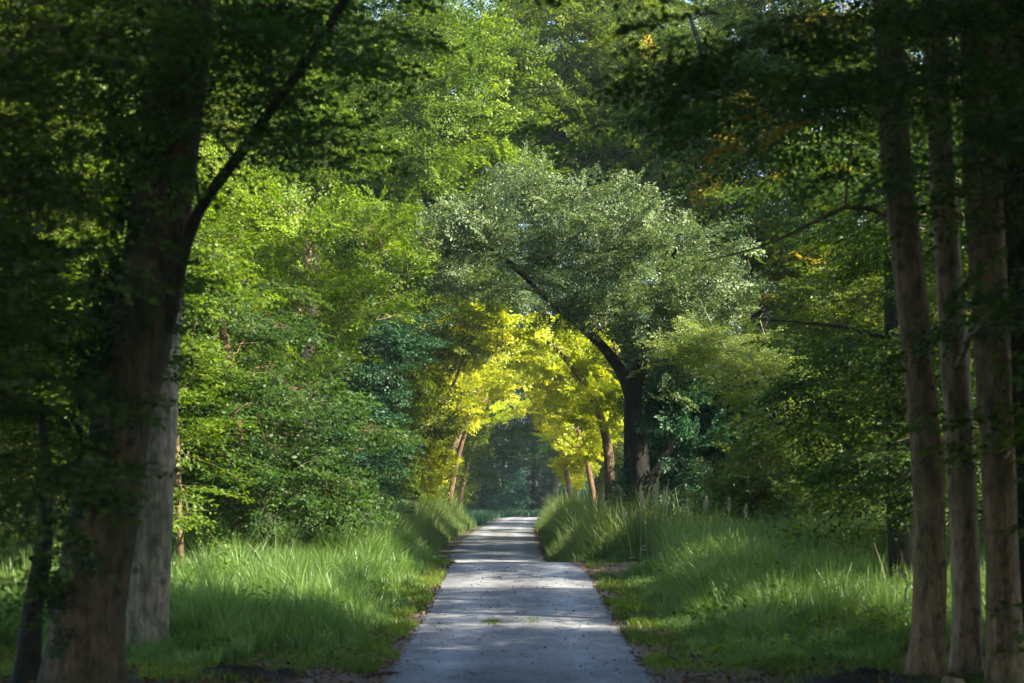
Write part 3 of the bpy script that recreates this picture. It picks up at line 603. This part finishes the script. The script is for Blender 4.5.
ytree(5.6, 86, -1.5, [B(570, 350, 88, 1.6, 2.5, 1.3), B(600, 400, 88, 1.2, 2.5, 1.7), B(525, 318, 80, 1.8, 1.2, .8)], 'olive', 54, 'olive-yellow tree with a brown curved trunk seen just past the forked willow', 46, 'bark_brown',
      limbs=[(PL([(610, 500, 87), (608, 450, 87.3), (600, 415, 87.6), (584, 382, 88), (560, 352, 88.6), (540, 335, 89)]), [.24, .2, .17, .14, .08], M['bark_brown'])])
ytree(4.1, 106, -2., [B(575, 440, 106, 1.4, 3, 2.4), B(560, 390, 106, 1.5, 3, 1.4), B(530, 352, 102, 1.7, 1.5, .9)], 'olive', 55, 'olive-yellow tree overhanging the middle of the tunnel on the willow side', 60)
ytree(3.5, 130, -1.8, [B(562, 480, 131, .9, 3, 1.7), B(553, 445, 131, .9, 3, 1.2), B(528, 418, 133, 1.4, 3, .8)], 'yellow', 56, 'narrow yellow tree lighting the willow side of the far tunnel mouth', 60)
# ================================================================ FOREST BEHIND
def proto(name, H, cb, R, leaf, bark, nbr, ls, seed, L=1.9, style='plate', label='', grp=None, per=8):
    tr = [np.array([0, 0, 0.]), np.array([.1, 0, H * .3]), np.array([-.1, .15, H * .65]), np.array([0, 0, H * .96])]
    bl = [((R * .25 * math.cos(a), R * .25 * math.sin(a), cb + (H - cb) * f), (R * q, R * q, (H - cb) * .22)) for f, q, a in ((.15, .8, 0), (.4, 1, 2), (.65, .85, 4), (.88, .5, 5))]
    return make_tree(name, tr, [.34, .28, .18, .04], bl, nbr, M[leaf], M[bark], ls, per, L, seed=seed, style=style, label=label, cat='tree', group=grp)
GR = 'trees massed in the woods behind'
pA = proto('forest_tree', 21, 2.0, 4.4, 'mid', 'bark_dark', 150, .15, 61, 1.5, 'bush')
pB = proto('forest_tree', 24, 4.0, 4.8, 'beech', 'bark_dark', 150, .15, 62)
pC = proto('forest_tree', 15, .4, 3.6, 'mid', 'bark_brown', 130, .13, 63)
def spruce():
    H = 22.; g = np.random.default_rng(9); root = empty('spruce_tree', (0, 0, 0), cat='tree')
    w = Tubes(); z = np.linspace(0, H, 12); w.add(np.c_[0 * z, 0 * z, z], np.linspace(.28, .02, 12), 8); O = []; X = []; Ls = []
    for zz in np.arange(.8, H - .3, .42):
        R = 3.6 * (1 - zz / H) ** .8 + .3
        for a in np.arange(0, 6.28, 6.28 / max(5, int(R * 4))) + g.random() * 6:
            a += g.normal(0, .12); r = R * g.uniform(.75, 1.1); e = np.array([math.cos(a) * r, math.sin(a) * r, -.18 * r])
            w.add(np.array([[0, 0, zz], [0, 0, zz] + e]), [.03, .006], 3)
            for t in (.15, .5): O.append([0, 0, zz] + e * t); X.append(e + [0, 0, -.25 * r]); Ls.append(r * .55)
    O = np.array(O); X = np.array(X); V, Q, lr, cr = leaves(O, X, np.array([[0, 0, 1.]]) + g.normal(0, .2, O.shape), np.array(Ls), .26, .4, .3, TEMPL_S, seed=3)
    mesh_obj('crown', V, Q, M['spruce'], root, {'lr': lr, 'cr': cr}); w.build('trunk', M['bark_dark'], root); return root
pS = spruce()
woods = {'L': 'tree in the deep green woods behind the meadow and the leaning beech', 'R': 'tree in the deep green woods behind the close-set trunks'}
first = {}
def place(p, x, y, s, label, group):
    rz = rng.uniform(0, 6.28); loc = [float(v) for v in G(x, y, -.1)]
    if id(p) not in first:
        first[id(p)] = 1; p.location = loc; p.rotation_euler = (0, 0, rz); p.scale = (s, s, s); p['label'] = label; p['group'] = group
    else: dup(p, loc, rz, s, label, group)
for p, x, y, s in [(pC, -10.5, 36, .9), (pC, -9, 50, .8), (pA, -12.5, 47, .9), (pB, -14.5, 60, 1), (pC, -9.5, 62, 1), (pA, -9.3, 75, 1.1), (pB, -16, 78, 1.1), (pA, -21, 92, 1.2), (pC, -15, 66, 1), (pB, -9, 98, 1.15), (pA, -15, 102, 1.2), (pC, -8.5, 84, 1.), (pA, -9.5, 120, 1.1), (pB, -24, 115, 1.3), (pC, -8, 135, 1.0)]:
    place(p, x, y, s, woods['L'], 'trees in the woods behind the meadow')
for p, x, y, s in [(pC, 14, 29, .75), (pC, 9.9, 37.3, 1.05), (pC, 9.2, 52, .75), (pA, 17, 50, .9), (pB, 19, 64, 1), (pA, 9.6, 70, .95), (pC, 15, 72, 1), (pC, 17, 82, 1.), (pA, 30, 92, 1.1), (pC, 9.5, 82, .9), (pC, 9, 98, .6), (pC, 19, 104, 1.0), (pC, 9, 116, .6), (pB, 26, 118, 1.3), (pC, 8.2, 134, .9)]:  # nearest ones placed to shade the right meadow (out of view) and road crest
    place(p, x, y, s, woods['R'], 'trees in the woods behind the close-set trunks')
for p, x, y, s in [(pB, -6, 152, 1.15), (pA, -6.5, 86, 1.1), (pB, 6.2, 150, 1.5), (pB, -5.2, 144, 1.45), (pB, -9, 192, 1.35), (pB, -6, 178, 1.3), (pB, 9, 176, 1.3), (pA, -8, 130, 1.3), (pB, 3.5, 196, 1.4), (pC, -8, 104, 1.1)]:
    place(p, x, y, s, 'tall green tree rising behind the yellow tunnel trees', 'tall trees behind the yellow tunnel')
for p, x, y, s in [(pB, -11, 16, 1), (pA, -10, 6, 1), (pB, 11.5, 14, 1), (pA, 12.5, 9, 1), (pA, 10.8, 13.6, 1), (pC, 9.4, 18.6, .98), (pB, 3, -4, 1), (pA, -4, -5, 1), (pB, 9.5, 3, 1), (pB, -13, 26, 1)]:  # out of view, added to darken the near part of the lane
    place(p, x, y, s, 'unseen tall tree added to shade the foreground of the lane', 'unseen trees added to shade the foreground')
for p, x, y, s in [(pB, 1.5, 104, 1.25), (pA, -11, 92, 1.3), (pB, -12, 110, 1.2), (pB, -3, 168, 1.3), (pA, 3.5, 172, 1.3)][1:3]:
    place(p, x, y, s, 'tall green tree rising behind the yellow tunnel trees', 'tall trees behind the yellow tunnel')
for x, y, s in [(-9, 200, .9), (-5, 206, 1.0), (-1.5, 202, .85), (1.6, 208, 1.0), (5, 203, .9), (9, 206, 1.0), (-13, 204, 1.), (13, 204, 1.), (-17, 208, 1.1), (17, 208, 1.1)]:
    place(pS, x, y, s, 'dark blue-green spruce closing the view beyond the clearing', 'spruces beyond the clearing')

# ================================================================ SMALL THINGS
def plume(loc, h, lean, group, label, first=[None]):
    g = rng
    if first[0] is None:
        root = empty('plume_grass', loc, label=label, cat='grass stem', group=group); t = Tubes()
        p = np.array([[0, 0, 0], [.02, 0, .5], [.06, .0, 1.0], [.12, 0, 1.5]]); t.add(resample(p, 8), np.linspace(.006, .003, 8), 4); t.build('stem', M['plume'], root)
        t = Tubes()
        for k in range(46):
            u = k / 45; o = np.array([.095 + .03 * u, 0, 1.3 + .42 * u]); a = g.uniform(0, 6.28); r = .045 * math.sin(math.pi * (.12 + .86 * u)) + .008
            t.add(np.array([o, o + [math.cos(a) * r * .6, math.sin(a) * r * .6, .03], o + [math.cos(a) * r, math.sin(a) * r, .07]]), [.004, .009, .002], 4)
        t.build('seed_head', M['plume'], root); first[0] = root; r = root
    else: r = dup(first[0], loc, 0, 1, label, group)
    r.location = loc; r.rotation_euler = (g.normal(0, .06), g.normal(lean, .08), g.uniform(0, 6.28)); r.scale = (1.0, 1.0, h / 1.7)
for px, top, d in [(a - 2, b - 6, c - 2.5) for a, b, c in [(642, 492, 45.5), (650, 500, 45.8), (655, 487, 46), (660, 494, 46.2), (664, 498, 45.4), (672, 496, 46.5), (690, 508, 45), (697, 503, 46), (703, 506, 46.2), (729, 505, 46), (744, 512, 45.5), (634, 515, 45)]]:
    p = W(px, top, d); z0 = float(gz(p[0], p[1])); plume((p[0], p[1], z0), p[2] - z0, 0, 'grass plumes at the foot of the willow', 'pale feathery grass plume standing at the foot of the forked willow')
for px, top, d in [(a, b - 8, c - 1.5) for a, b, c in [(332, 531, 45), (345, 529, 45.5), (353, 538, 45.3), (368, 530, 46), (383, 529, 46.5), (320, 553, 44), (309, 540, 45)]]:
    p = W(px, top, d); z0 = float(gz(p[0], p[1])); plume((p[0], p[1], z0), p[2] - z0, 0, 'grass plumes behind the meadow', 'pale grass plume standing against the dark gap behind the meadow')
# white flower heads by the grass on the willow side
def flower(loc, h, first=[None]):
    if first[0] is None:
        root = empty('white_wildflower', loc, label='small white umbel flower in the grass beside the road below the willow', cat='wildflower', group='white flowers in the roadside grass')
        t = Tubes(); t.add(np.array([[0, 0, 0], [.01, 0, .4], [0, .01, .8]]), [.004, .004, .003], 4)
        pts = []
        for k in range(22):
            a = k * 2.4; r = .05 * math.sqrt(k / 22); e = np.array([r * math.cos(a), r * math.sin(a), .86 - r * .3]); t.add(np.array([[0, .01, .8], e]), [.002, .0015], 3); pts.append(e)
        t.build('stem', M['reed'], root); c = Tubes()
        for e in pts: c.add(np.array([e, e + [0, 0, .006], e + [0, 0, .012]]), [.005, .013, .004], 6)
        c.build('flower_head', M['flower'], root); r = first[0] = root
    else: r = dup(first[0], loc, rng.uniform(0, 6))
    r.location = loc; r.rotation_euler = (-.5, 0, rng.uniform(-.4, .4)); r.scale = (1, 1, h / .86)
for px, py, d in [(643, 549, 38), (636, 558, 38), (647, 562, 37.5), (642, 572, 37), (637, 566, 38), (764, 640, 27), (650, 545, 38)]:
    p = W(px, py, d - .4); z0 = float(gz(p[0], p[1])); flower((p[0], p[1], z0), max(.3, p[2] - z0 + .05))
def stick(name, pts, rad, mat, label, cat, forks=()):
    root = empty(name, pts[0], label=label, cat=cat); t = Tubes(); p = resample(pts, 14, .006); t.add(p, np.interp(np.linspace(0, 1, 14), np.linspace(0, 1, len(rad)), rad), 6, .1); t.build('main_stem', mat, root, pts[0])
    for f in forks:
        t = Tubes(); q = resample(f, 7, .004); t.add(q, np.linspace(rad[0] * .7, .004, 7), 5); t.build('side_twig', mat, root, pts[0])
    return root
gp = lambda px, d, dz=0: G((px - HX) / F * d, d, dz)
a, b = gp(661, 22.6, .02), gp(683, 21.8, .04)
stick('fallen_branch', [a + [0, 0, .02], (a + b) / 2 + [0, 0, .06], b], [.016, .02, .012], M['dead'], 'forked dark broken branch poking up at the road edge below the grass', 'branch', [[(a + b) / 2 + [-.01, 0, .05], (a + b) / 2 + [-.03, 0, .16], (a + b) / 2 + [.02, 0, .26]]])
a, b = gp(690, 21.8, .02), gp(704, 21.4, .03)
stick('fallen_branch', [a + [0, 0, .16], a + [.05, 0, .08], b], [.01, .014, .008], M['dead'], 'short dark stick leaning beside the forked broken branch at the road edge', 'branch')
a, b = gp(362, 20.6, .03), gp(398, 20.9, .03)
stick('fallen_branch', [a, (a + b) / 2 + [0, 0, .02], b], [.012, .022, .01], M['dead'], 'straight dark stick lying on the dim road margin opposite the forked branch', 'branch')
c = W(914, 592, 22)
stick('bent_twig', [W(917, 582, 22), W(909, 584, 22), W(906, 592, 22), W(909, 603, 22), W(915, 612, 22), gp(918, 22)], [.006, .008, .008, .006], M['palewood'], 'pale curled dead twig in front of the black shaded trunk', 'twig', [[W(909, 584, 22), W(902, 573, 22), W(893, 570, 22)]])
# mounds, stone, stump
def mound(name, c, r, h, mat, label, cat, seed, lumps=.35, n=26):
    g = np.random.default_rng(seed); V = []; m = 48
    ph = g.uniform(0, 6, 8)
    for i in range(n + 1):
        u = i / n
        for j in range(m):
            a = j / m * 2 * math.pi; rr = u * (1 + .22 * math.sin(2 * a + ph[0]) + .12 * math.sin(5 * a + ph[1]))
            x, y = rr * math.cos(a) * r[0], rr * math.sin(a) * r[1]
            nz = math.sin(x * 9 + ph[2]) * math.sin(y * 8 + ph[3]) + .6 * math.sin(x * 19 + ph[4]) * math.sin(y * 17 + ph[5]) + g.normal(0, .35)
            z = h * (1 - u * u) * (1 + lumps * nz) - .06 * (u > .97); V.append([x, y, z + float(gz(c[0] + x, c[1] + y)) - c[2]])
    i = np.arange(n)[:, None] * m; j = np.arange(m)[None]; k = (j + 1) % m
    o = mesh_obj(name, V, np.stack([i + j, i + m + j, i + m + k, i + k], -1).reshape(-1, 4), mat); o.location = c
    return tag(o, label, cat)
c = gp(240, 20.6); mound('soil_mound', c, (.55, .4), .13, M['soil'], 'low black heap of soil in the grass edge on the leaning beech side', 'soil heap', 1)
c = gp(283, 20.8); mound('soil_mound', c, (.25, .3), .09, M['soil'], 'smaller dark lump of soil nearer the road beside the black heap', 'soil heap', 2)
c = gp(872, 20.3); mound('soil_mound', c, (.75, .5), .11, M['soil'], 'broad dark leaf-strewn heap of soil at the foot of the close-set trunks', 'soil heap', 3)
c = gp(952, 20.1)
st = empty('cut_stump', c, label='small pale broken stump between the first two close-set trunks', cat='stump')
t = Tubes(); t.add(np.array([[0, 0, -.05], [0, 0, .04], [.01, 0, .10], [.015, 0, .13]]), [.11, .09, .085, .06], 14, .25, .4, 3); t.add(np.array([[.015, 0, .129], [.02, .01, .15]]), [.06, .002], 14, .1); t.build('stump_wood', M['bark_pale'], st)
# weeds growing on the road
def weed(px, py_d, n, seed, label):
    g = np.random.default_rng(seed); p = gp(px, py_d); x = p[0] + g.normal(0, .07, n); y = p[1] + g.normal(0, .3, n)
    o = blades('weed_tuft', x, y, g.uniform(.02, .05, n), .012, M['moss'], seed=seed, lev=3)
weed(493, 28.2, 260, 1, 'small bright weed tuft growing in the middle of the pale road')
weed(533, 28.6, 90, 2, 'fainter smaller weed tuft on the road beside the bright one')

# ================================================================ LIGHT, AIR, CAMERA
hz = NT('air'); pv = hz.n('ShaderNodeVolumePrincipled'); pv.inputs['Color'].default_value = (.70, .93, .98, 1); pv.inputs['Density'].default_value = .00035; pv.inputs['Anisotropy'].default_value = .2
hz.l(pv.outputs[0], hz.out.inputs['Volume'])
bm = np.array([[x, y, z] for z in (-3, 52) for y in (-220, 310) for x in (-420, 420)], float)
tag(mesh_obj('haze', bm, [[0, 2, 3, 1], [4, 5, 7, 6], [0, 1, 5, 4], [2, 6, 7, 3], [0, 4, 6, 2], [1, 3, 7, 5]], hz.m), kind='stuff')
SUN_AZ = math.radians(112)       # clockwise from the road direction (+Y) toward +X: behind and to the right
SUN_EL = math.radians(40)
w = bpy.data.worlds.new('World'); sc.world = w; w.use_nodes = True; nt = w.node_tree; nt.nodes.clear()
sky = nt.nodes.new('ShaderNodeTexSky'); sky.sky_type = 'NISHITA'; sky.sun_disc = False; sky.sun_elevation = SUN_EL; sky.sun_rotation = SUN_AZ
sky.air_density = 1.0; sky.dust_density = 1.0
bg = nt.nodes.new('ShaderNodeBackground'); bg.inputs['Strength'].default_value = .125; wo = nt.nodes.new('ShaderNodeOutputWorld')
nt.links.new(sky.outputs[0], bg.inputs[0]); nt.links.new(bg.outputs[0], wo.inputs[0])
sd = bpy.data.lights.new('sun', 'SUN'); sd.energy = 5.0; sd.angle = math.radians(.6); sd.color = (1.0, .90, .68)
so = bpy.data.objects.new('sun', sd); COL.objects.link(so); so.location = (30, -20, 60)
to = Vector((math.sin(SUN_AZ) * math.cos(SUN_EL), math.cos(SUN_AZ) * math.cos(SUN_EL), math.sin(SUN_EL)))
so.rotation_euler = (-to).to_track_quat('-Z', 'Y').to_euler()
cd = bpy.data.cameras.new('camera'); cam = bpy.data.objects.new('camera', cd); COL.objects.link(cam); sc.camera = cam
cam.location = (0, 0, EYE); cam.rotation_euler = (math.radians(90), 0, 0); cd.sensor_width = 36; cd.lens = F / 1024 * 36
cd.shift_x = -(HX - 512) / 1024; cd.shift_y = (HY - 341.5) / 1024; cd.clip_start = .1; cd.clip_end = 3000
cd.dof.use_dof = True; cd.dof.focus_distance = 58; cd.dof.aperture_fstop = 2.0
sc.view_settings.view_transform = 'Standard'; sc.view_settings.look = 'None'; sc.view_settings.gamma = 1; sc.view_settings.exposure = 1.8
sc.cycles.max_bounces = 6; sc.cycles.diffuse_bounces = 4; sc.cycles.glossy_bounces = 2; sc.cycles.transmission_bounces = 4; sc.cycles.transparent_max_bounces = 4
sc.cycles.use_denoising = True; sc.cycles.caustics_reflective = False; sc.cycles.caustics_refractive = False
sc.cycles.sample_clamp_indirect = 8
